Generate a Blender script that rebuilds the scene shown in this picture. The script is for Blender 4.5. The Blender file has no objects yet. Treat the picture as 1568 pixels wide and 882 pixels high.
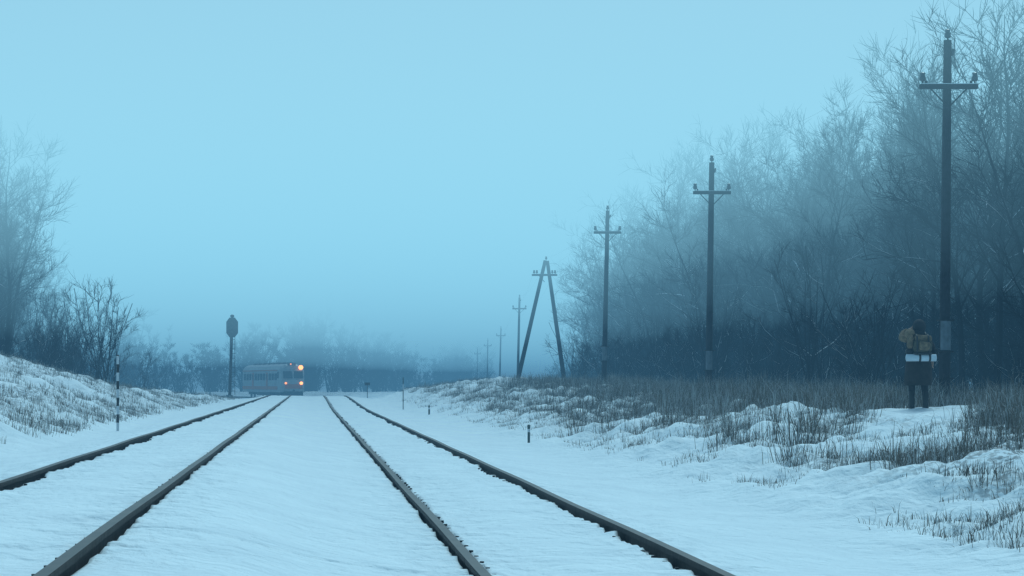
import bpy, math, random
import numpy as np
from mathutils import Vector, Matrix
random.seed(7); np.random.seed(7)
scene=bpy.context.scene
scene.view_settings.view_transform='Standard'
scene.view_settings.look='None'
scene.view_settings.exposure=0
COL=scene.collection
PX=3702.0   # focal length in photo-copy pixels
CAMZ=1.2

# ------------------------------------------------------------------ materials
def mat(name,color,rough=0.7,metal=0.0,var=0.0,scale=8.0,emit=None,es=0.0,bump=0.0):
    m=bpy.data.materials.new(name); m.use_nodes=True
    nt=m.node_tree; b=nt.nodes['Principled BSDF']
    b.inputs['Roughness'].default_value=rough; b.inputs['Metallic'].default_value=metal
    tc=nt.nodes.new('ShaderNodeTexCoord'); n=nt.nodes.new('ShaderNodeTexNoise')
    n.inputs['Scale'].default_value=scale; n.inputs['Detail'].default_value=5
    nt.links.new(tc.outputs['Object'],n.inputs['Vector'])
    r=nt.nodes.new('ShaderNodeValToRGB')
    c=np.array(color)
    r.color_ramp.elements[0].position=0.3; r.color_ramp.elements[1].position=0.7
    r.color_ramp.elements[0].color=(*(c*(1-var)),1); r.color_ramp.elements[1].color=(*np.clip(c*(1+var),0,1),1)
    nt.links.new(n.outputs['Fac'],r.inputs['Fac']); nt.links.new(r.outputs['Color'],b.inputs['Base Color'])
    if bump>0:
        bp=nt.nodes.new('ShaderNodeBump'); bp.inputs['Strength'].default_value=bump; bp.inputs['Distance'].default_value=0.02
        nt.links.new(n.outputs['Fac'],bp.inputs['Height']); nt.links.new(bp.outputs['Normal'],b.inputs['Normal'])
    if emit:
        b.inputs['Emission Color'].default_value=(*emit,1); b.inputs['Emission Strength'].default_value=es
    return m

def frosted(name,color,frost,amount=0.6,lo=0.25,hi=0.8,scale=3.0,base_f=0.0):
    """material with frost / snow lying on faces that look upward"""
    m=mat(name,color,0.9,0,0.35,scale)
    nt=m.node_tree; b=nt.nodes['Principled BSDF']; ramp=[n for n in nt.nodes if n.type=='VALTORGB'][0]
    b.inputs['Specular IOR Level'].default_value=.1
    g=nt.nodes.new('ShaderNodeNewGeometry'); s=nt.nodes.new('ShaderNodeSeparateXYZ')
    nt.links.new(g.outputs['True Normal'],s.inputs[0])
    mr=nt.nodes.new('ShaderNodeMapRange'); mr.inputs['From Min'].default_value=lo; mr.inputs['From Max'].default_value=hi
    mr.inputs['To Min'].default_value=base_f; mr.inputs['To Max'].default_value=amount
    nt.links.new(s.outputs['Z'],mr.inputs['Value'])
    n2=nt.nodes.new('ShaderNodeTexNoise'); n2.inputs['Scale'].default_value=0.6; n2.inputs['Detail'].default_value=1
    nt.links.new(g.outputs['Position'],n2.inputs['Vector'])
    mr2=nt.nodes.new('ShaderNodeMapRange'); mr2.inputs['From Min'].default_value=0.42; mr2.inputs['From Max'].default_value=0.6
    nt.links.new(n2.outputs['Fac'],mr2.inputs['Value'])
    mu=nt.nodes.new('ShaderNodeMath'); mu.operation='MULTIPLY'
    nt.links.new(mr.outputs[0],mu.inputs[0]); nt.links.new(mr2.outputs[0],mu.inputs[1])
    mx=nt.nodes.new('ShaderNodeMix'); mx.data_type='RGBA'
    nt.links.new(mu.outputs[0],mx.inputs[0]); nt.links.new(ramp.outputs['Color'],mx.inputs[6]); mx.inputs[7].default_value=(*frost,1)
    nt.links.new(mx.outputs[2],b.inputs['Base Color'])
    return m

M_bark=frosted('bark',(0.014,0.017,0.024),(0.78,0.83,0.88),1.0,0.25,0.6,2.0,0.0)
M_twig=frosted('frosted_twigs',(0.012,0.016,0.024),(0.5,0.58,0.65),0.12,0.5,0.95,1.2,0.0)
M_fartwig=frosted('distant_twigs',(0.014,0.018,0.026),(0.5,0.58,0.65),0.0,0.5,0.95,1.2,0.0)
M_wood=mat('pole_wood',(0.015,0.017,0.025),0.9,0,0.4,9,bump=0.5)
M_conc=mat('pole_concrete',(0.11,0.14,0.17),0.9,0,0.25,7,bump=0.3)
M_dark=mat('dark_iron',(0.012,0.012,0.016),0.6,0.3,0.3,10)
M_ins=mat('insulator_glass',(0.03,0.04,0.055),0.25,0,0.1,5)
M_rail=mat('rail_steel_side',(0.018,0.013,0.011),0.8,0.2,0.5,6,bump=0.4)
M_railtop=mat('rail_steel_head',(0.060,0.046,0.036),0.45,0.4,0.45,3)
M_sleeper=mat('sleeper',(0.05,0.05,0.052),0.9,0,0.4,12)
M_snowcap=mat('snow_cap',(0.82,0.87,0.92),0.8,0,0.03,6)

# ------------------------------------------------------------------ mesh builder
class MB:
    def __init__(s): s.v=[]; s.f=[]; s.m=[]; s.mats=[]
    def mi(s,m):
        if m not in s.mats: s.mats.append(m)
        return s.mats.index(m)
    def add(s,v,f,m):
        o=len(s.v); s.v.extend([tuple(a) for a in v]); k=s.mi(m)
        for q in f: s.f.append(tuple(i+o for i in q)); s.m.append(k)
    def box(s,c,d,m,rot=None,bev=0.0):
        x,y,z=[a/2 for a in d]
        if bev<=0:
            v=[Vector((i*x,j*y,k*z)) for i in(-1,1) for j in(-1,1) for k in(-1,1)]
            f=[(0,1,3,2),(4,6,7,5),(0,4,5,1),(2,3,7,6),(0,2,6,4),(1,5,7,3)]
        else:
            v=[];f=[];n=12
            rings=[(-z,bev),(-z+bev,0),(z-bev,0),(z,bev)]
            for (zz,ins) in rings:
                for sx,sy,a0 in((1,1,0),(-1,1,90),(-1,-1,180),(1,-1,270)):
                    for q in range(3):
                        a=math.radians(a0+q*45)
                        r=bev if ins==0 else bev*0.35
                        v.append(Vector((sx*(x-bev)+r*math.cos(a),sy*(y-bev)+r*math.sin(a),zz)))
            for r in range(3):
                for q in range(n):
                    f.append((r*n+q,r*n+(q+1)%n,(r+1)*n+(q+1)%n,(r+1)*n+q))
            f.append(tuple(reversed(range(n)))); f.append(tuple(range(3*n,4*n)))
        R=rot if rot else Matrix.Identity(3)
        s.add([R@a+Vector(c) for a in v],f,m)
    def tube(s,pts,rad,m,n=8,cap=True,flat=None):
        pts=[Vector(p) for p in pts]; v=[];f=[]
        if not hasattr(rad,'__len__'): rad=[rad]*len(pts)
        up=None
        for i,p in enumerate(pts):
            d=(pts[min(i+1,len(pts)-1)]-pts[max(i-1,0)]).normalized()
            if up is None:
                up=Vector((1,0,0)) if abs(d.x)<0.8 else Vector((0,1,0))
            a=(up-d*up.dot(d)).normalized(); b=d.cross(a); up=a
            for k in range(n):
                t=2*math.pi*k/n
                v.append(p+(a*math.cos(t)+b*math.sin(t)*(flat or 1))*rad[i])
        for i in range(len(pts)-1):
            for k in range(n):
                f.append((i*n+k,i*n+(k+1)%n,(i+1)*n+(k+1)%n,(i+1)*n+k))
        if cap:
            f.append(tuple(reversed(range(n)))); f.append(tuple(range((len(pts)-1)*n,len(pts)*n)))
        s.add(v,f,m)
    def ell(s,c,r,m,nu=14,nv=9,rot=None,noise=0.0):
        v=[];f=[]
        R=rot if rot else Matrix.Identity(3)
        for j in range(nv+1):
            ph=math.pi*j/nv
            for i in range(nu):
                th=2*math.pi*i/nu
                k=1+noise*(random.random()-0.5)
                p=Vector((r[0]*math.sin(ph)*math.cos(th)*k,r[1]*math.sin(ph)*math.sin(th)*k,r[2]*math.cos(ph)))
                v.append(R@p+Vector(c))
        for j in range(nv):
            for i in range(nu):
                f.append((j*nu+i,(j+1)*nu+i,(j+1)*nu+(i+1)%nu,j*nu+(i+1)%nu))
        s.add(v,f,m)
    def loft(s,rings,m,cap=True):
        n=len(rings[0]); v=[p for r in rings for p in r]; f=[]
        for i in range(len(rings)-1):
            for k in range(n): f.append((i*n+k,i*n+(k+1)%n,(i+1)*n+(k+1)%n,(i+1)*n+k))
        if cap: f.append(tuple(reversed(range(n)))); f.append(tuple(range((len(rings)-1)*n,len(rings)*n)))
        s.add(v,f,m)
    def obj(s,name,parent=None,smooth=False,loc=None,link=True):
        me=bpy.data.meshes.new(name); me.from_pydata(s.v,[],s.f)
        for m in s.mats: me.materials.append(m)
        me.polygons.foreach_set('material_index',s.m)
        if smooth: me.polygons.foreach_set('use_smooth',[True]*len(me.polygons))
        me.update()
        if not link: return me
        o=bpy.data.objects.new(name,me); COL.objects.link(o)
        if parent: o.parent=parent
        if loc: o.location=loc
        return o
def empty(name,loc=(0,0,0),rz=0):
    e=bpy.data.objects.new(name,None); e.location=loc; e.rotation_euler[2]=rz; COL.objects.link(e); return e

# ------------------------------------------------------------------ terrain
TAB=np.random.rand(64,256,256)
def vn(x,y,sc,seed=0):
    x=np.asarray(x,float)*sc+13.7*seed; y=np.asarray(y,float)*sc+5.3*seed
    xi=np.floor(x).astype(int); yi=np.floor(y).astype(int); fx=x-xi; fy=y-yi
    fx=fx*fx*(3-2*fx); fy=fy*fy*(3-2*fy); T=TAB[seed%64]
    a=T[xi%256,yi%256]; b=T[(xi+1)%256,yi%256]; c=T[xi%256,(yi+1)%256]; d=T[(xi+1)%256,(yi+1)%256]
    return (a*(1-fx)+b*fx)*(1-fy)+(c*(1-fx)+d*fx)*fy-0.5
def sstep(a,b,x):
    t=np.clip((np.asarray(x,float)-a)/(b-a),0,1); return t*t*(3-2*t)
def curve(y):
    t=np.clip(np.asarray(y,float)-255,0,None); t=np.minimum(t,120)
    return -(t*t)/(2*265.0)
def zl(y): return 0.31-1.05*sstep(168,235,y)
def zr(y): return 0.27*sstep(100,165,y)-1.02*sstep(168,235,y)
RX=[-2.758,-1.239,1.106,2.621]
INN=[1,-1,1,-1]
def height(x,y,xc=None):
    x=np.asarray(x,float); y=np.asarray(y,float)
    u=x-curve(y)
    w=1-sstep(-1.1,1.0,u)
    base=zl(y)*w+zr(y)*(1-w)
    off=np.interp(u,[-30,-4.8,-3.6,-3.1,-0.9,0,0.8,2.95,3.5,5.0,30],[-.3,-.3,-.16,-.04,-.04,-.08,-.04,-.04,-.13,-.25,-.25])
    br=np.interp(u,[4.6,6,7.5,9.5,11.5,14,17,22,40,100],[0,.16,.46,.82,1.0,1.05,0.95,.6,.4,.4])
    br=br*np.interp(y,[0,20,40,60,85,115,180,260,400],[.85,.85,.82,.82,.85,1.15,1.2,.9,.6])
    bl=np.interp(-u,[4.6,6,9,12,16,30,100],[0,.35,1.25,2.1,2.4,2.5,2.5])
    bl=bl*np.interp(y,[0,30,95,120,150,175,240],[1,1,1,.62,.3,.12,.1])
    side=sstep(4.4,7.0,np.abs(u))
    n=vn(x,y,.12,1)*.25*side+vn(x,y,.45,2)*(.26*side+.010)+vn(x,y,1.1,3)*(.28*side+.018)+vn(x,y,2.4,4)*(.23*side+.018)+vn(x,y,4.5,5)*(.15*side+.011)
    n=n*np.interp(y,[0,200,400],[1,1,.6])
    n=n-.03*(sstep(.55,.8,.5+vn(x*.6,y*.25,2.2,50)))*(1-side)
    g=np.zeros_like(u)
    for k,r in enumerate(RX):
        d=(u-r)*INN[k]; wob=.07*vn(x*0+r*9,y,2.2,7+k)+.06*vn(x*0+r*7,y,7,12+k)
        g-= np.where(d>-.03,.10*(1-sstep(.05+wob,.10+wob,d)),.05*(1-sstep(.035,.06+wob*.5,-d)))
        g-= .030*(0.5+0.5*np.sin(2*np.pi*y/0.56))*(1-sstep(.25,.75,np.abs(d)))
    sky_block=22*sstep(680,1150,y)  # added rise beyond the woods, blocks the orange sky at the horizon
    z=base+off+br+bl+n+g+sky_block
    q=((x-13.1)/2.6)**2+((y-49)/9.0)**2
    b=1-sstep(.35,1.4,q)
    return z*(1-b)+b*(.60+.03*np.clip(x-12.6,-1,3)*1.5+.22*n)

xs=set(np.round(np.concatenate([
  np.arange(-7,-4,.16),np.arange(-4,4,.11),np.arange(4,17,.11),np.arange(17,30,.7),np.arange(-20,-7,.2),
  np.arange(30,120,6),np.arange(-120,-20,5),[-2500,-1200,-600,-300,-200,200,300,600,1200,2500]]),3))
for r in RX:
    for d in np.arange(-.30,.301,.025): xs.add(round(r+d,3))
xs=np.array(sorted(xs))
ys=[-400,-150,-60,-20,-5,0,4,8,11]; y=13.0
while y<420: ys.append(y); y*=1.0052
while y<3200: ys.append(y); y*=1.12
ys=np.array(ys)
U,Y=np.meshgrid(xs,ys); X=U+curve(Y); Z=height(X,Y)
nx,ny=len(xs),len(ys)
co=np.stack([X.ravel(),Y.ravel(),Z.ravel()],1)
idx=np.arange(nx*ny).reshape(ny,nx)
F=np.stack([idx[:-1,:-1].ravel(),idx[:-1,1:].ravel(),idx[1:,1:].ravel(),idx[1:,:-1].ravel()],1)
me=bpy.data.meshes.new('snow_ground')
me.vertices.add(len(co)); me.vertices.foreach_set('co',co.ravel())
me.loops.add(F.size); me.loops.foreach_set('vertex_index',F.ravel().astype(np.int32))
me.polygons.add(len(F)); me.polygons.foreach_set('loop_start',np.arange(0,F.size,4,dtype=np.int32))
me.polygons.foreach_set('use_smooth',[True]*len(F))
me.update(calc_edges=True); me.validate()
uf=U.ravel(); yf=Y.ravel(); xf=X.ravel()
bankR=sstep(5.8,8.2,uf); bankL=sstep(5.0,7.0,-uf)
pn=vn(xf,yf,.35,20)+.8*vn(xf,yf,1.3,21)+.6*vn(xf,yf,3.5,22)
gr=np.clip(bankR*sstep(-.1,.5,pn)+bankL*sstep(-.35,.5,pn)*.9,0,1)
gr=np.clip(gr+sstep(15.5,19,uf)*.9+sstep(15,19,-uf)*.6,0,1)
gr=np.clip(gr+sstep(260,340,yf),0,1)
rm=np.zeros_like(uf)
for k,r in enumerate(RX):
    d=(uf-r)*INN[k]
    rm=np.maximum(rm,(1-sstep(.05,.10,d))*sstep(-.06,-.03,d))
a1=me.attributes.new('grassiness','FLOAT','POINT'); a1.data.foreach_set('value',gr.astype(np.float32))
a2=me.attributes.new('ballast','FLOAT','POINT'); a2.data.foreach_set('value',rm.astype(np.float32))
ground=bpy.data.objects.new('snow_ground',me); COL.objects.link(ground)
m=bpy.data.materials.new('snow'); m.use_nodes=True; nt=m.node_tree; b=nt.nodes['Principled BSDF']
b.inputs['Roughness'].default_value=.75; b.inputs['Specular IOR Level'].default_value=.25
geo=nt.nodes.new('ShaderNodeNewGeometry')
def noise(sc,det=6):
    n=nt.nodes.new('ShaderNodeTexNoise'); n.inputs['Scale'].default_value=sc; n.inputs['Detail'].default_value=det
    nt.links.new(geo.outputs['Position'],n.inputs['Vector']); return n
n1=noise(1.2,4); r1=nt.nodes.new('ShaderNodeValToRGB')
r1.color_ramp.elements[0].position=.3; r1.color_ramp.elements[0].color=(.76,.85,.90,1)
r1.color_ramp.elements[1].position=.65; r1.color_ramp.elements[1].color=(.84,.93,.97,1)
nt.links.new(n1.outputs['Fac'],r1.inputs['Fac'])
def att(nm):
    a=nt.nodes.new('ShaderNodeAttribute'); a.attribute_name=nm; return a
ag=att('grassiness'); n2=noise(14,6); mr=nt.nodes.new('ShaderNodeMapRange')
mr.inputs['From Min'].default_value=.44; mr.inputs['From Max'].default_value=.56
nt.links.new(n2.outputs['Fac'],mr.inputs['Value'])
mu=nt.nodes.new('ShaderNodeMath'); mu.operation='MULTIPLY'; nt.links.new(ag.outputs['Fac'],mu.inputs[0]); nt.links.new(mr.outputs[0],mu.inputs[1])
mu2=nt.nodes.new('ShaderNodeMath'); mu2.operation='MULTIPLY'; mu2.inputs[1].default_value=.8; nt.links.new(mu.outputs[0],mu2.inputs[0])
mx=nt.nodes.new('ShaderNodeMix'); mx.data_type='RGBA'; nt.links.new(mu2.outputs[0],mx.inputs[0]); nt.links.new(r1.outputs['Color'],mx.inputs[6]); mx.inputs[7].default_value=(.12,.12,.125,1)
ab=att('ballast'); mx2=nt.nodes.new('ShaderNodeMix'); mx2.data_type='RGBA'
nt.links.new(ab.outputs['Fac'],mx2.inputs[0]); nt.links.new(mx.outputs[2],mx2.inputs[6]); mx2.inputs[7].default_value=(.05,.05,.055,1)
nt.links.new(mx2.outputs[2],b.inputs['Base Color'])
bp=nt.nodes.new('ShaderNodeBump'); bp.inputs['Strength'].default_value=1.0; bp.inputs['Distance'].default_value=.08
n3=noise(6,7); nt.links.new(n3.outputs['Fac'],bp.inputs['Height']); nt.links.new(bp.outputs['Normal'],b.inputs['Normal'])
me.materials.append(m)

def gz(x,y): return float(height(np.array([x]),np.array([y]))[0])

# ------------------------------------------------------------------ railway tracks
def track(rails,zf):
    mb=MB()
    prof=[(-.035,0),(.035,0),(.037,-.012),(.035,-.040),(.010,-.052),(.009,-.14),(.065,-.158),(.065,-.17),(-.065,-.17),(-.065,-.158),(-.009,-.14),(-.010,-.052),(-.035,-.040),(-.037,-.012)]
    yy=list(np.arange(2,60,2.0))+list(np.arange(60,372,4.0))
    for r in rails:
        v=[];ft=[];fs=[];n=len(prof)
        for y in yy:
            c=float(curve(y)); z=float(zf(y))+.004*math.sin(y*.6+r)
            for (px,pz) in prof: v.append((r+px+c+.004*math.sin(y*.35+r),y,z+pz))
        for i in range(len(yy)-1):
            for k in range(n):
                q=(i*n+k,(i+1)*n+k,(i+1)*n+(k+1)%n,i*n+(k+1)%n)
                (ft if k==0 else fs).append(q)
        mb.add(v,ft,M_railtop); mb.add(v,fs,M_rail)
    y=3.0
    while y<170:
        zt=float(zf(y)); c=(rails[0]+rails[1])/2
        mb.box((c,y,zt-.25),(2.7,.24,.155),M_sleeper,bev=.02)
        for r in rails:
            s=1 if r<c else -1
            if random.random()<.9:
                mb.box((r+s*.10,y,zt-.105-random.random()*.02),(.075,.12,.07),M_dark,bev=.015)
                mb.tube([(r+s*.115,y,zt-.12),(r+s*.115,y,zt-.058)],.016,M_dark,6)
        y+=.56
    return mb.obj('railway_track')
track(RX[:2],zl); track(RX[2:],zr)

# ------------------------------------------------------------------ telegraph poles
def insul(mb,x,y,z):
    mb.tube([(x,y,z),(x,y,z+.10)],.018,M_dark,6)
    mb.tube([(x,y,z+.07),(x,y,z+.10),(x,y,z+.16),(x,y,z+.19),(x,y,z+.25),(x,y,z+.27)],[.05,.075,.07,.05,.06,.03],M_ins,10)
wire_pts=[]
def pole(X,Yd,ytop,lean=.1):
    zb=gz(X,Yd); zt=CAMZ+(585.5-ytop)*Yd/PX; H=zt-zb-.2
    mb=MB(); L=lambda z:lean*z/H
    mb.tube([(L(z),0,z) for z in(-.3,H*.25,H*.5,H*.75,H)],[.125,.118,.108,.10,.09],M_wood,12)
    mb.tube([(-.02,-.16,-.3),(L(1.25)-.02,-.16,1.25)],.11,M_wood,8)
    mb.tube([(L(1.25)-.02,-.16,1.25),(L(1.9)-.02,-.155,1.9)],.118,M_conc,8)
    for z in(.6,1.2,1.9): mb.tube([(L(z)-.01,-.08,z),(L(z)-.01,-.08,z+.03)],.2,M_dark,12)
    az=H-1.05; ax=L(az)
    mb.box((ax,-.13,az),(1.3,.11,.11),M_wood,bev=.015)
    mb.box((ax,-.13,az+.062),(1.2,.07,.018),M_snowcap)
    for s in(-1,1):
        mb.tube([(ax+s*.40,-.13,az-.05),(ax+s*.04,-.11,az-.42)],.016,M_dark,6)
        insul(mb,ax+s*.58,-.13,az+.05); 
        mb.tube([(ax+s*.50,-.13,az+.05),(ax+s*.50,-.13,az+.13)],.03,M_dark,6)
    insul(mb,L(H),0,H-.02)
    mb.tube([(L(H)+.09,-.02,H-.35),(L(H)+.13,-.02,H-.2)],.03,M_ins,8)
    o=mb.obj('telegraph_pole',loc=(X,Yd,zb))
    wire_pts.append([(X+ax-.58,Yd-.13,zb+az+.24),(X+ax+.58,Yd-.13,zb+az+.24),(X+L(H),Yd,zb+H+.2)])
pole(20.3,22,-900,.1)   # the next pole of the line, outside the picture
pole(14.2,54,48,.08)
pole(13.8,83.4,240,.12)
pole(14.0,114.5,316,.18)
def aframe():
    X,Yd=15.1,157.0; zb=gz(X,Yd); zt=CAMZ+(585.5-393)*Yd/PX; H=zt-zb-.25
    mb=MB(); ax=.35
    mb.tube([(-1.65,0,-.5),(ax-.06,0,H)],[.15,.11],M_wood,10)
    mb.tube([(1.6,.1,-.3),(ax+.08,.1,H-.02)],[.15,.11],M_wood,10)
    mb.box((ax-.12,-.16,H-.95),(1.65,.12,.12),M_wood,bev=.015)
    mb.box((ax-.12,-.16,H-.882),(1.5,.08,.018),M_snowcap)
    for s in(-.68,-.5,.5,.68): insul(mb,ax-.12+s,-.16,H-.9)
    insul(mb,ax,0,H); 
    mb.tube([(ax-.12-.35,-.15,H-1),(ax-.12,-.15,H-1.4)],.02,M_dark,6)
    mb.obj('telegraph_pole',loc=(X,Yd,zb))
    wire_pts.append([(X+ax-.8,Yd-.16,zb+H-.65),(X+ax+.56,Yd-.16,zb+H-.65),(X+ax,Yd,zb+H+.22)])
aframe()
pole(19.2,222,452,.2)
pole(26.1,330,500,.2)
pole(29.6,400,518,.1)
pole(32.8,470,532,.1)
mb=MB()
for i in range(len(wire_pts)-1):
    for a,bq in zip(wire_pts[i],wire_pts[i+1]):
        a=Vector(a); bq=Vector(bq); L=(bq-a).length
        pts=[a.lerp(bq,t)-Vector((0,0,4*L*.012*t*(1-t))) for t in np.linspace(0,1,12)]
        mb.tube(pts,.002,M_dark,4,cap=False)
mb.obj('telegraph_wires')

# ------------------------------------------------------------------ trees
def branch_tree(seed,H=14,trunk_r=.16,nl=26,stems=1,start=.22,nsub=9,ntw=6,twr=.011,limb=.34,up=.35,top=1.15,slope=.8,far=False):
    rnd=random.Random(seed); V=[];Fc=[];Mi=[]
    def tube(pts,rad,n,mi):
        o=len(V); up_=None
        for i,p in enumerate(pts):
            d=(pts[min(i+1,len(pts)-1)]-pts[max(i-1,0)])
            if d.length<1e-6: d=Vector((0,0,1))
            d.normalize()
            if up_ is None: up_=Vector((1,0,0)) if abs(d.x)<.8 else Vector((0,1,0))
            a=up_-d*up_.dot(d)
            if a.length<1e-4: a=d.orthogonal()
            a.normalize(); b_=d.cross(a); up_=a
            for k in range(n):
                t=2*math.pi*k/n; c=math.cos(t)*rad[i]; s=math.sin(t)*rad[i]
                V.append((p.x+a.x*c+b_.x*s,p.y+a.y*c+b_.y*s,p.z+a.z*c+b_.z*s))
        for i in range(len(pts)-1):
            for k in range(n):
                Fc.append((o+i*n+k,o+i*n+(k+1)%n,o+(i+1)*n+(k+1)%n,o+(i+1)*n+k)); Mi.append(mi)
    def ribbon(pts,rad,mi):
        o=len(V); a=Vector((rnd.gauss(0,1),rnd.gauss(0,1),rnd.gauss(0,.4)))
        d=pts[-1]-pts[0]; a=a-d*(a.dot(d)/max(d.length_squared,1e-6)); a.normalize()
        for p,r in zip(pts,rad):
            V.append((p.x+a.x*r,p.y+a.y*r,p.z+a.z*r)); V.append((p.x-a.x*r,p.y-a.y*r,p.z-a.z*r))
        for i in range(len(pts)-1):
            Fc.append((o+2*i,o+2*i+1,o+2*i+3,o+2*i+2)); Mi.append(mi)
    def poly(p,d,L,seg,jit,trop):
        pts=[p.copy()]; d=d.copy()
        for i in range(seg):
            d=(d+Vector((rnd.gauss(0,jit),rnd.gauss(0,jit),rnd.gauss(0,jit)+trop))).normalized()
            p=p+d*(L/seg); pts.append(p.copy())
        return pts
    def at(pts,t):
        f=t*(len(pts)-1); i=min(int(f),len(pts)-2); return pts[i].lerp(pts[i+1],f-i),(pts[i+1]-pts[i]).normalized()
    def side(d,ang):
        a=d.orthogonal().normalized(); q=Matrix.Rotation(rnd.uniform(0,6.283),3,d); a=q@a
        return (d*math.cos(ang)+a*math.sin(ang)).normalized()
    for st in range(stems):
        h=H*rnd.uniform(.75,1) if stems>1 else H
        d0=Vector((rnd.gauss(0,.06*(1+2*(stems>1))),rnd.gauss(0,.06*(1+2*(stems>1))),1)).normalized()
        tr=poly(Vector((rnd.uniform(-.4,.4)*(stems>1),rnd.uniform(-.4,.4)*(stems>1),-.3)),d0,h,10,.06,.03)
        r0=trunk_r*rnd.uniform(.8,1.1)
        tube(tr,[max(.012,r0*(1-.93*i/10)) for i in range(11)],6,0)
        for l in range(nl//stems if stems>1 else nl):
            t=start+(1-start)*(rnd.random()**.8)*.98
            p,d=at(tr,t); ll=h*limb*(top-t*slope)*rnd.uniform(.5,1.2)
            lp=poly(p,side(d,rnd.uniform(.5,1.1)),ll,6,.15,up*.22)
            lr=max(.014,r0*.36*(1.1-t)); tube(lp,[max(.007,lr*(1-.85*i/6)) for i in range(7)],4,0)
            for s_ in range(nsub):
                t2=rnd.uniform(.12,1); p2,d2=at(lp,t2); sl=ll*.42*rnd.uniform(.5,1.1)*(1.2-.5*t2)
                sp=poly(p2,side(d2,rnd.uniform(.4,.9)),sl,3,.16,up*.25)
                tube(sp,[twr*1.4,twr*1.2,twr,twr*.7],3,1)
                for w in range(ntw):
                    p3,d3=at(sp,rnd.uniform(.1,1)); wl=rnd.uniform(.3,.9)*(H/14)**.5
                    wp=poly(p3,side(d3,rnd.uniform(.3,.8)),wl,2,.15,up*.2)
                    ribbon(wp,[twr,twr*.8,twr*.4],1)
    me=bpy.data.meshes.new('bare_tree_mesh'); me.from_pydata(V,[],Fc)
    me.materials.append(M_fartwig if far else M_bark); me.materials.append(M_fartwig if far else M_twig); me.polygons.foreach_set('material_index',Mi); me.update()
    return me
trees=[branch_tree(11,14,.15,44,twr=.010,start=.12,top=1.1,slope=.55),branch_tree(12,14,.13,40,up=.5,limb=.28,twr=.010,top=1.1,slope=.55),
       branch_tree(13,13.5,.12,48,stems=3,limb=.28,twr=.010,start=.12,top=1.1,slope=.5),
       branch_tree(14,13.5,.16,44,limb=.34,up=.25,twr=.010,top=1.1,slope=.6),branch_tree(15,14,.12,44,limb=.28,start=.08,twr=.010,top=1.1,slope=.5)]
thick=[branch_tree(21,9,.08,38,stems=5,start=.05,nsub=7,ntw=4,twr=.018,limb=.36),
       branch_tree(22,11,.09,38,stems=4,start=.05,nsub=7,ntw=4,twr=.019,limb=.32)]
far=[branch_tree(23,9,.10,40,stems=5,start=.04,nsub=7,ntw=4,twr=.024,limb=.36,far=True),
     branch_tree(24,12,.12,44,stems=4,start=.04,nsub=7,ntw=4,twr=.026,limb=.32,far=True)]
bushes=[branch_tree(31,3.6,.022,30,stems=8,start=.08,nsub=5,ntw=5,twr=.006,limb=.5),
        branch_tree(32,4.6,.028,30,stems=8,start=.08,nsub=5,ntw=5,twr=.006,limb=.45)]
def inst(me,name,x,y,s,parent=None,dz=0):
    o=bpy.data.objects.new(name,me); COL.objects.link(o)
    o.location=(x,y,gz(x,y)+dz); o.rotation_euler=(random.gauss(0,.04),random.gauss(0,.04),random.uniform(0,6.28))
    o.scale=(s*random.uniform(.95,1.15),s*random.uniform(.95,1.15),s)
    if parent: o.parent=parent
    return o
def edge(y): return float(np.interp(y,[30,160,220,340,450,650],[19.5,20.5,26,40,50,60]))
def hs(y): return float(np.interp(y,[50,75,90,130,170],[.90,.84,.84,.92,.95]))
for y in (62,71,80,92,103,116,131,148):
    inst(random.choice(trees),'bare_tree',edge(y)+random.uniform(-.8,1.2),y+random.uniform(-2,2),random.uniform(.85,.98)*hs(y))
forest=empty('forest')
k=0
y=50.0
while y<250:
    e=edge(y)
    for j in range(4):
        x=e+1.5+j*2.9+random.uniform(-1.4,1.4)
        if x>.3*y+11: continue
        inst(random.choice(trees),'tree_%d'%k,x,y+random.uniform(-1.5,1.5),random.uniform(.78,1.02)*hs(y),forest); k+=1
        inst(random.choice(thick),'sapling_%d'%k,x+random.uniform(-1,1)+1.5,y+random.uniform(-1.5,1.5),random.uniform(.35,1.0),forest); k+=1
    for j in range(2):
        inst(random.choice(bushes),'bush_%d'%k,e-1.2+j*2.4+random.uniform(-1,1),y+random.uniform(-1.5,1.5),random.uniform(.4,1.3),forest); k+=1
    y+=3.2 if y<150 else 5
fw=empty('distant_forest')
for i in range(300):
    x=random.uniform(-70,45)
    yb=float(np.interp(x,[-75,-20,0,20,45],[330,370,400,520,600]))
    hh=.18+1.1*random.random()**1.3
    inst(random.choice(far),'tree_%d'%i,x,yb+hh*40*random.random()+random.uniform(-15,15),hh*(1+.25*math.sin(x*.13+1)+.15*math.sin(x*.4)),fw)
for i in range(100):
    y=random.uniform(250,640); x=edge(y)+random.uniform(0,18)+2
    inst(random.choice(far),'tree_b%d'%i,x,y,random.uniform(.4,1.25),fw)
lw=empty('forest')
for i in range(36):
    y=random.uniform(118,205); x=-random.uniform(18.0,36)*(1 if y<160 else 1.15)
    inst(random.choice(trees),'tree_%d'%i,x,y,random.uniform(.75,.98),lw)
for i in range(14):
    y=random.uniform(128,156); x=-random.uniform(17.6,21.5)*y/142
    inst(random.choice(trees),'tree_c%d'%i,x,y,random.uniform(.82,.97),lw)
for i in range(55):
    y=random.uniform(122,190); x=-random.uniform(12.3,24)*y/150
    inst(random.choice(bushes),'bush_%d'%i,x,y,random.uniform(.7,1.4),lw,dz=-.1)
for i in range(50):
    y=random.uniform(190,300); x=-random.uniform(14,36)*y/220
    inst(random.choice(bushes),'bush_b%d'%i,x,y,random.uniform(.6,1.1),lw,dz=-.1)
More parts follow.
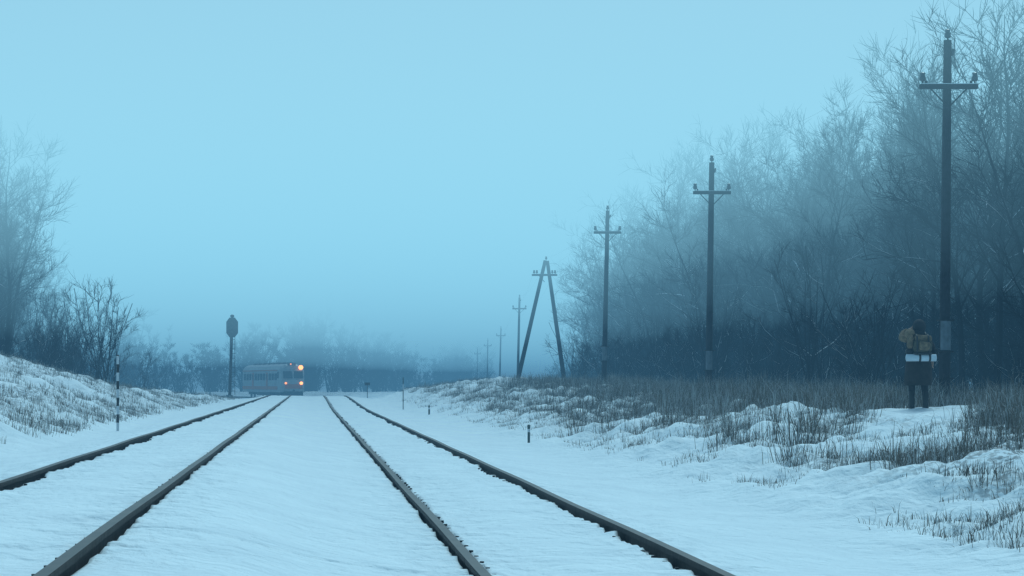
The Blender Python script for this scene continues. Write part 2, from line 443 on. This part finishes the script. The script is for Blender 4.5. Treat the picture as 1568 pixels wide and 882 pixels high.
inst(trees[3],'bare_tree',-18.6,141,.98); inst(trees[0],'bare_tree',-20.0,133,1.0)

# ------------------------------------------------------------------ dry grass
M_grass=mat('dry_grass_blades',(0.125,0.105,0.085),.9,0,.45,1.5)
M_grassf=mat('frosted_grass_blades',(0.36,0.38,0.39),.9,0,.3,1.5)
def grass(name,cx,cy,nb,h,wd,frost=.35,spread=.16):
    # keep the trampled snow around and in front of the hiker free
    kk=~((np.abs(cx-12.62*cy/50)<1.0)&(cy>38)&(cy<51.5)); cx=cx[kk]; cy=cy[kk]; h=h[kk]
    kk=~((cx>12)&(cx<17)&(cy>38)&(cy<52)&(np.random.rand(len(cx))<.6)); cx=cx[kk]; cy=cy[kk]; h=h[kk]
    n=len(cx); ids=np.repeat(np.arange(n),nb); N=len(ids)
    ang=np.random.rand(N)*2*np.pi; rr=np.abs(np.random.randn(N))*spread*(0.6+h[ids])
    x=cx[ids]+np.cos(ang)*rr; y=cy[ids]+np.sin(ang)*rr; z=height(x,y)-.03
    L=h[ids]*(.35+.75*np.random.rand(N)); ln=np.random.rand(N)*.8; la=ang+np.random.randn(N)*.9
    dx=np.cos(la)*ln*L; dy=np.sin(la)*ln*L; w=wd*(.6+.8*np.random.rand(N))
    pa=np.random.rand(N)*np.pi; wx=np.cos(pa)*w; wy=np.sin(pa)*w
    V=np.zeros((N,5,3))
    V[:,0]=np.stack([x-wx,y-wy,z],1); V[:,1]=np.stack([x+wx,y+wy,z],1)
    mxx,myy,mz=x+dx*.35,y+dy*.35,z+L*.6
    V[:,2]=np.stack([mxx+wx*.8,myy+wy*.8,mz],1); V[:,3]=np.stack([mxx-wx*.8,myy-wy*.8,mz],1)
    V[:,4]=np.stack([x+dx,y+dy,z+L*(1-.4*ln)],1)
    V=V.reshape(-1,3); o=np.arange(N)*5
    F=[(a,a+1,a+2,a+3) for a in o.tolist()]+[(a+3,a+2,a+4) for a in o.tolist()]
    me=bpy.data.meshes.new(name); me.from_pydata(V.tolist(),[],F)
    me.materials.append(M_grass); me.materials.append(M_grassf)
    fm=(np.random.rand(N)<frost).astype(int); me.polygons.foreach_set('material_index',np.concatenate([fm,fm]).tolist())
    me.update(); ob=bpy.data.objects.new(name,me); COL.objects.link(ob); return ob
def scatter(n,xa,xb,ya,yb,thr,seed):
    y=np.exp(np.random.uniform(math.log(ya),math.log(yb),n)); x=np.random.uniform(xa,xb,n)
    p=vn(x,y,.28,seed)+.7*vn(x,y,.9,seed+1)+.25*vn(x,y,3,seed+2); k=p>thr
    return x[k],y[k]
x,y=scatter(19000,5.6,13,17,150,-.12,30); grass('dry_grass',x,y,8,np.random.uniform(.03,.24,len(x)),.0034,.4,spread=.13)
x,y=scatter(9000,7.0,15.5,26,190,-.16,34); grass('dry_grass',x,y,20,np.random.uniform(.12,.55,len(x)),.0042,.32)
x,y=scatter(4400,10.2,18.5,34,130,-.2,38); grass('dry_grass',x,y,22,np.random.uniform(.25,.85,len(x)),.0048,.3)
x,y=scatter(10000,-17,-5.1,40,190,-.3,42); grass('dry_grass',x,y,14,np.random.uniform(.08,.38,len(x)),.0045,.45)
n=750; y=np.random.uniform(56,90,n); x=np.random.uniform(.145,.24,n)*y; grass('dry_grass',x,y,26,np.random.uniform(.3,1.05,n),.0045,.45)
n=260; y=np.random.uniform(52.5,62,n); x=np.random.uniform(.24,.31,n)*y; grass('dry_grass',x,y,24,np.random.uniform(.3,.95,n),.0045,.3)
wx=[];wy=[]
for (cx,cy,n,s) in((8.0,40,12,.55),(8.4,41.5,9,.6),(8.3,72,8,.5),(12.3,66,20,.9),(12.0,70,16,.9),(11.4,62,16,.8),(9.6,95,12,.7),(9.9,88,8,.6),(6.9,58,7,.4),(15.9,54,18,.8),(10.2,56,8,.6)):
    for i in range(n): wx.append(cx+random.gauss(0,s*.6)); wy.append(cy+random.gauss(0,s))
grass('tall_weeds',np.array(wx),np.array(wy),8,np.random.uniform(.5,1.3,len(wx)),.006,.15,spread=.12)

# ------------------------------------------------------------------ railway signal, posts
M_post=mat('galvanised_post',(0.035,0.05,0.065),.6,.3,.2,6)
M_white=mat('white_paint',(0.5,0.55,0.6),.6,0,.08,9)
M_black=mat('black_paint',(0.02,0.02,0.024),.6,0,.3,9)
M_green=mat('dark_green_paint',(0.03,0.06,0.06),.6,0,.3,9)
def signal():
    X,Yd=-5.9,181.; zb=gz(X,Yd); H=CAMZ+(585.5-482)*Yd/PX-zb
    mb=MB(); mb.tube([(0,0,-.3),(.22,0,H-.25)],[.12,.10],M_post,10)
    mb.box((0,0,.1),(.5,.5,.4),M_conc,bev=.04)
    c=.21; zc=H-.95
    octo=[(.2,.74),(.44,.42),(.44,-.42),(.2,-.74),(-.2,-.74),(-.44,-.42),(-.44,.42),(-.2,.74)]
    mb.loft([[(c+a,-.16+d,zc+b_) for a,b_ in octo] for d in(0,.05)],M_post)
    for zz in(.34,-.34):
        mb.tube([(c,.0-.10,zc+zz),(c,.12,zc+zz)],.19,M_dark,12)
        mb.tube([(c,-.16,zc+zz),(c,-.36,zc+zz)],[.17,.17],M_dark,12,cap=False)
        mb.tube([(c,-.165,zc+zz),(c,-.18,zc+zz)],.14,M_ins,12)
    mb.ell((c,0,H-.1),(.16,.16,.12),M_post)
    for i in range(12): mb.box((.22+.0*i,.22,.6+i*.35),(.36,.03,.03),M_dark)
    for s in(-.18,.18): mb.tube([(.22+s,.22,.3),(.22+s,.22,4.7)],.02,M_dark,5)
    mb.obj('railway_signal',loc=(X,Yd,zb))
signal()
def striped():
    X,Yd=-4.5,57.; zb=gz(X,Yd); H=CAMZ+(585.5-545)*Yd/PX-zb
    mb=MB(); n=9
    for i in range(n):
        z0=H*i/n-(.3 if i==0 else 0); mb.tube([(.01,0,z0),(.01,0,H*(i+1)/n)],.032,M_black if i%2 else M_white,10)
    mb.tube([(.01,0,H),(.01,0,H+.03)],[.04,.02],M_black,10)
    mb.obj('striped_marker_post',loc=(X,Yd,zb))
striped()
def small_post(X,Yd,H,r,name='marker_post'):
    zb=gz(X,Yd); mb=MB()
    mb.tube([(0,0,-.2),(0,0,H*.62)],r,M_green,8); mb.tube([(0,0,H*.62),(0,0,H*.8)],r*1.02,M_white,8); mb.tube([(0,0,H*.8),(0,0,H),(0,0,H+.02)],[r*1.1,r*1.1,r*.5],M_green,8)
    mb.obj(name,loc=(X,Yd,zb))
small_post(5.2,57,.42,.03); small_post(5.1,102,.38,.035); small_post(4.75,121,1.6,.022,'thin_marker_post')
def smallsign(X,Yd):
    zb=gz(X,Yd); mb=MB(); mb.tube([(0,0,-.2),(0,0,1.0)],.025,M_post,8); mb.box((0,-.04,1.05),(.4,.03,.2),M_post,bev=.012)
    mb.obj('trackside_sign',loc=(X,Yd,zb))
smallsign(4.3,176)

# ------------------------------------------------------------------ train (diesel railcar)
M_cream=mat('train_cream_paint',(0.26,0.29,0.31),.5,0,.2,2)
M_red=mat('train_red_paint',(0.36,0.09,0.04),.5,0,.2,2)
M_roof=mat('train_roof',(0.12,0.14,0.16),.6,0,.2,2)
M_win=mat('train_glass',(0.02,0.03,0.04),.15,0,.1,2)
M_lamp=mat('headlamp_lit',(0.8,0.6,0.4),.3,0,.02,2,emit=(1,.28,.04),es=4.6)
M_lampb=mat('marker_lamp_lit',(0.8,0.5,0.3),.3,0,.02,2,emit=(1,.26,.04),es=3)
def train():
    L=25.0; yf=300.0
    ux=1.864
    p0=Vector((ux+float(curve(yf)),yf,0)); 
    th=math.atan((float(curve(yf+26))-float(curve(yf)))/26.0)
    root=empty('passenger_train',(p0.x,p0.y,float(zr(yf))),-th)
    def section(y,w,h0,h1,inset=0,round_=.55):
        pts=[]; hw=w/2
        pts+= [(-hw,y,h0),(hw,y,h0),(hw+.03,y,h0+(h1-h0)*.35),(hw,y,h1-.75)]
        for q in range(7):
            a=math.pi*q/6*1.0; pts.append((hw*math.cos(a)*.97,y,h1-.72+.72*math.sin(a)))
        pts.append((-hw,y,h1-.75)); pts.append((-hw-.03,y,h0+(h1-h0)*.35))
        return pts
    mb=MB()
    mb.loft([section(-.55,2.3,.85,2.3),section(-.42,2.6,.8,2.5),section(-.2,2.85,.75,3.3),section(.15,3.0,.72,4.05),section(.7,3.1,.7,4.3),section(3,3.12,.7,4.32),section(L-.3,3.12,.7,4.32),section(L,2.95,.75,4.2)],M_cream)
    mb.obj('body',root)
    mb=MB()
    for s in(-1,1):
        mb.box((s*1.60,L/2+.6,1.25),(.03,L-2,.42),M_red,bev=.01)
        mb.box((s*1.60,L/2+.6,3.45),(.03,L-2,.12),M_red,bev=.01)
        for i in range(12):
            if i in(3,8): 
                mb.box((s*1.61,2.6+i*1.85,2.1),(.03,1.05,2.2),M_red,bev=.01); mb.box((s*1.632,2.6+i*1.85,2.6),(.02,.6,.8),M_win)
            else: mb.box((s*1.61,2.6+i*1.85,2.65),(.03,1.25,.85),M_win,bev=.012)
        mb.box((s*1.59,1.3,2.85),(.04,.8,.8),M_win,bev=.012)
    mb.box((0,-.62,1.45),(2.2,.06,.55),M_red,bev=.02)
    mb.obj('side_trim',root)
    mb=MB(); R=Matrix.Rotation(math.radians(-20),3,'X')
    for s in(-1,1): mb.box((s*.68,-.31,2.9),(1.15,.05,.95),M_win,rot=R,bev=.02)
    mb.box((0,-.33,2.9),(.1,.07,1.0),M_cream,rot=R)
    mb.obj('windscreen',root)
    mb=MB()
    for i in range(7): mb.box((0,3+i*3.1,4.36),(1.3,1.4,.18),M_roof,bev=.06)
    mb.box((0,.55,4.2),(1.0,.7,.36),M_roof,bev=.1)
    mb.obj('roof_units',root)
    mb=MB()
    for yb in(3.6,L-3.6):
        mb.box((0,yb,.55),(2.2,3.2,.35),M_dark,bev=.05)
        for dy in(-1.1,1.1):
            for s in(-.8,.8): mb.tube([(s-.07,yb+dy,.45),(s+.07,yb+dy,.45)],.45,M_dark,16)
    mb.box((0,L/2,.55),(2.4,9,.5),M_dark,bev=.05)
    mb.box((0,-.45,.55),(2.5,.15,.5),M_dark,bev=.04); mb.tube([(0,-.4,.95),(0,-1.0,.95)],.1,M_dark,8)
    mb.obj('bogies',root)
    mb=MB()
    mb.tube([(1.0,-.18,3.80),(1.0,-.40,3.80)],.28,M_lamp,14)
    mb.tube([(-.2,.15,4.22),(-.2,.0,4.22)],.07,M_lampb,14)
    mb.tube([(.98,-.6,1.85),(.98,-.74,1.85)],.19,M_lamp,14); mb.tube([(-.98,-.6,1.85),(-.98,-.74,1.85)],.13,M_lampb,14)
    mb.obj('headlamps',root)
train()

# ------------------------------------------------------------------ hiker
M_coat=mat('brown_coat',(0.022,0.017,0.017),.9,0,.35,9,bump=.5)
M_trous=mat('dark_trousers',(0.014,0.014,0.018),.9,0,.3,9)
M_hood=mat('dark_hood',(0.018,0.02,0.026),.9,0,.3,9)
M_tan=mat('tan_canvas',(0.17,0.12,0.075),.9,0,.45,14,bump=.5)
M_olive=mat('olive_canvas',(0.085,0.075,0.05),.9,0,.4,14,bump=.5)
M_pale=mat('pale_mat_roll',(0.52,0.62,0.70),.8,0,.08,9)
M_skin=mat('skin',(0.42,0.26,0.20),.6,0,.05,9)
M_boot=mat('boots',(0.015,0.014,0.014),.6,0,.2,9)
def skinned(name,verts,edges,rad,material,parent,root=0,sub=2):
    me=bpy.data.meshes.new(name); me.from_pydata(verts,edges,[]); o=bpy.data.objects.new(name,me); COL.objects.link(o); o.parent=parent
    sm=o.modifiers.new('skin','SKIN'); sm.use_smooth_shade=True
    for i,r in enumerate(rad):
        sv=me.skin_vertices[0].data[i]; rr=r if hasattr(r,'__len__') else (r,r); sv.radius=rr; sv.use_root=(i==root)
    ss=o.modifiers.new('sub','SUBSURF'); ss.levels=sub; ss.render_levels=sub
    me.materials.append(material); return o
def hiker():
    X,Yd=12.62,50.; zb=gz(X,Yd)+.0
    root=empty('hiker',(X,Yd,zb),math.radians(-4))
    v=[(0,0,.95),(0,0,1.18),(0,.02,1.40),(0,.04,1.53),(0,.06,1.62),(0,.06,1.72),
       (-.10,0,.90),(-.13,.05,.50),(-.14,-.02,.12),(.10,0,.90),(.12,.0,.50),(.13,-.10,.12),
       (-.15,.10,.06),(.14,.03,.06)]
    e=[(0,1),(1,2),(2,3),(3,4),(4,5),(0,6),(6,7),(7,8),(0,9),(9,10),(10,11),(8,12),(11,13)]
    r=[(.16,.13),(.15,.12),(.17,.13),.065,.09,.085,.11,.08,.06,.11,.08,.06,.045,.045]
    skinned('body',v,e,r,M_trous,root)
    v=[(0,.02,1.40),(-.19,.02,1.42),(-.34,.10,1.44),(-.28,.22,1.55),(-.17,.27,1.62)]
    skinned('left_sleeve',v,[(0,1),(1,2),(2,3),(3,4)],[.09,.095,.075,.06,.045],M_tan,root)
    v=[(0,.02,1.40),(.20,.02,1.41),(.30,-.02,1.17),(.31,.13,.98)]
    skinned('right_sleeve',v,[(0,1),(1,2),(2,3)],[.09,.09,.07,.05],M_coat,root)
    def hand(nm,w,d,side):
        d=Vector(d).normalized(); s=Vector(side).normalized(); nrm=d.cross(s); w=Vector(w)
        vv=[w,w+d*.05,w+d*.085]; ee=[(0,1),(1,2)]; rr=[(.026,.02),(.034,.018),(.034,.016)]
        for i,(o,l) in enumerate(((-.03,.065),(-.01,.075),(.01,.07),(.03,.055))):
            b0=len(vv); vv+=[w+d*.095+s*o,w+d*(.095+l*.5)+s*o*1.1+nrm*.012,w+d*(.095+l*.85)+s*o*1.1+nrm*.035]
            ee+=[(2,b0),(b0,b0+1),(b0+1,b0+2)]; rr+=[.010,.009,.008]
        b0=len(vv); vv+=[w+d*.045-s*.045,w+d*.08-s*.06+nrm*.015]; ee+=[(1,b0),(b0,b0+1)]; rr+=[.012,.009]
        skinned(nm,[tuple(a) for a in vv],ee,rr,M_skin,root,sub=1)
    hand('left_hand',(-.16,.275,1.625),(.8,-.1,.35),(0,.3,.9)); hand('right_hand',(.31,.14,.965),(0,.45,-.9),(0,.9,.45))
    def ring(z,rx,ry,cy=0,n=24,wob=.0,ph=0): 
        return [((rx+wob*math.sin(5*t+ph))*math.cos(t),cy+(ry+wob*math.cos(4*t+ph))*math.sin(t),z) for t in [2*math.pi*i/n for i in range(n)]]
    mb=MB()
    mb.loft([ring(.46,.25,.20,0,wob=.012),ring(.465,.275,.225,0,wob=.014),ring(.60,.28,.225,0,wob=.012,ph=.3),ring(.8,.27,.21,0,wob=.010,ph=.6),ring(1.0,.245,.19,0,wob=.006,ph=.9),ring(1.15,.235,.18,0,wob=.006),ring(1.3,.25,.185,.01),ring(1.41,.235,.17,.02),ring(1.48,.16,.13,.03),ring(1.53,.10,.10,.04)],M_coat)
    mb.obj('coat',root,True)
    mb=MB()
    mb.ell((0.02,.035,1.675),(.135,.145,.16),M_hood,18,12,noise=.03)
    mb.loft([ring(1.48,.15,.13,.02),ring(1.53,.13,.125,.03),ring(1.60,.115,.12,.04)],M_hood)
    mb.obj('hood',root,True)
    mb=MB()
    mb.ell((0.02,.125,1.65),(.078,.085,.11),M_skin,16,10); mb.ell((.02,.215,1.64),(.014,.022,.024),M_skin,8,6)
    for s in(-1,1): mb.ell((.02+s*.03,.198,1.665),(.013,.01,.008),M_black,8,6)
    mb.ell((.02,.20,1.60),(.026,.01,.007),mat('lips',(.35,.14,.12)),8,6)
    mb.obj('face',root,True)
    mb=MB()
    R=Matrix.Rotation(math.radians(5),3,'Y')
    mb.box((.03,-.29,1.27),(.38,.22,.31),M_olive,rot=R,bev=.08)
    mb.box((.04,-.28,1.43),(.35,.24,.13),M_tan,rot=R,bev=.05)
    mb.box((.05,-.42,1.27),(.22,.07,.18),M_tan,rot=R,bev=.03)
    mb.box((-.21,-.25,1.36),(.12,.16,.28),M_tan,rot=R,bev=.05)
    mb.ell((-.20,-.15,1.52),(.11,.11,.11),M_tan,14,8,noise=.2)
    for s in(-.10,.13): mb.tube([(s,-.12,1.50),(s,-.3,1.505),(s,-.41,1.46),(s,-.435,1.2),(s,-.38,1.12)],.018,M_black,6)
    for s in(-.12,.14): mb.tube([(s,-.16,1.43),(s,.03,1.55),(s,.16,1.42),(s,.20,1.25),(s,.02,1.15),(s,-.18,1.13)],.022,M_black,6)
    mb.box((.03,-.3,1.115),(.36,.2,.04),M_black,bev=.015)
    mb.obj('backpack',root,True)
    mb=MB()
    mb.tube([(-.31,-.30,1.03),(-.30,-.30,1.03),(.30,-.30,1.03),(.31,-.30,1.03)],[.045,.075,.075,.045],M_pale,14)
    for s in(-.03,.17): mb.tube([(s-.02,-.30,1.03),(s+.02,-.30,1.03)],.08,M_black,14)
    mb.box((-.24,-.2,1.16),(.12,.14,.10),M_black,bev=.03)
    mb.box((.33,-.12,1.12),(.09,.12,.2),M_hood,bev=.03)
    mb.obj('mat_roll',root,True)
    mb=MB()
    for (x,y) in((-.14,-.02),(.13,-.10)):
        cs=[(math.cos(t),math.sin(t)) for t in np.linspace(0,6.283,13)[:-1]]
        mb.loft([[(x+a*.055,y+b_*.06,.34) for a,b_ in cs],[(x+a*.06,y+b_*.065,.14) for a,b_ in cs],[(x+a*.062,y+.03+b_*.12,.07) for a,b_ in cs],[(x+a*.064,y+.04+b_*.15,-.02) for a,b_ in cs]],M_boot)
    mb.obj('boots',root,True)
hiker()

# ------------------------------------------------------------------ fog: absorbing volumes that glow in place of scattered daylight, each adds to the ones below it
def fog_layer(nm,z0,z1,sig,col,parent):
    m=bpy.data.materials.new('fog_'+nm); m.use_nodes=True; nt=m.node_tree; nt.nodes.clear()
    out=nt.nodes.new('ShaderNodeOutputMaterial'); ab=nt.nodes.new('ShaderNodeVolumeAbsorption'); em=nt.nodes.new('ShaderNodeEmission'); ad=nt.nodes.new('ShaderNodeAddShader')
    ab.inputs['Color'].default_value=(0,0,0,1); ab.inputs['Density'].default_value=sig
    em.inputs['Color'].default_value=(*col,1); em.inputs['Strength'].default_value=sig
    nt.links.new(ab.outputs[0],ad.inputs[0]); nt.links.new(em.outputs[0],ad.inputs[1]); nt.links.new(ad.outputs[0],out.inputs['Volume'])
    k=z1*.7
    mb=MB(); mb.box((0,1300,(z0+z1)/2),(3000+k*10,3000+k*10,z1-z0),m); return mb.obj(nm,parent)
fog=empty('fog')
BR=(.44,.98,1.20)
fog_layer('layer_1',-6,26,.0026,(.07,.235,.40),fog)  # dim glow colour puts the forest's shade into the low fog
fog_layer('layer_2',3.6,25,.0024,(.30,.74,1.0),fog)
fog_layer('layer_3',7.0,17.5,.0058,BR,fog)
fog_layer('layer_4',10.8,14.8,.014,BR,fog)

# ------------------------------------------------------------------ light
w=bpy.data.worlds.new('World'); scene.world=w; w.use_nodes=True; nt=w.node_tree; bg=nt.nodes['Background']
sky=nt.nodes.new('ShaderNodeTexSky'); sky.sky_type='NISHITA'; sky.sun_disc=False; sky.sun_elevation=math.radians(55); sky.sun_rotation=math.radians(20)
nt.links.new(sky.outputs[0],bg.inputs['Color']); bg.inputs['Strength'].default_value=.07
sl=bpy.data.lights.new('sun','SUN'); sl.energy=2.2; sl.angle=math.radians(22); sl.color=(.60,.92,1.0)
so=bpy.data.objects.new('sun',sl); COL.objects.link(so)
az=math.radians(20); el=math.radians(55)
d=Vector((math.sin(az)*math.cos(el),math.cos(az)*math.cos(el),math.sin(el)))
so.rotation_euler=d.to_track_quat('Z','Y').to_euler()

cam=bpy.data.cameras.new('camera'); co_=bpy.data.objects.new('camera',cam); COL.objects.link(co_)
cam.sensor_width=36; cam.lens=85; cam.shift_x=312/1568; cam.shift_y=144.5/1568; cam.clip_end=6000; cam.clip_start=.1
co_.location=(0,0,CAMZ); co_.rotation_euler=(math.radians(90),0,0)
scene.camera=co_
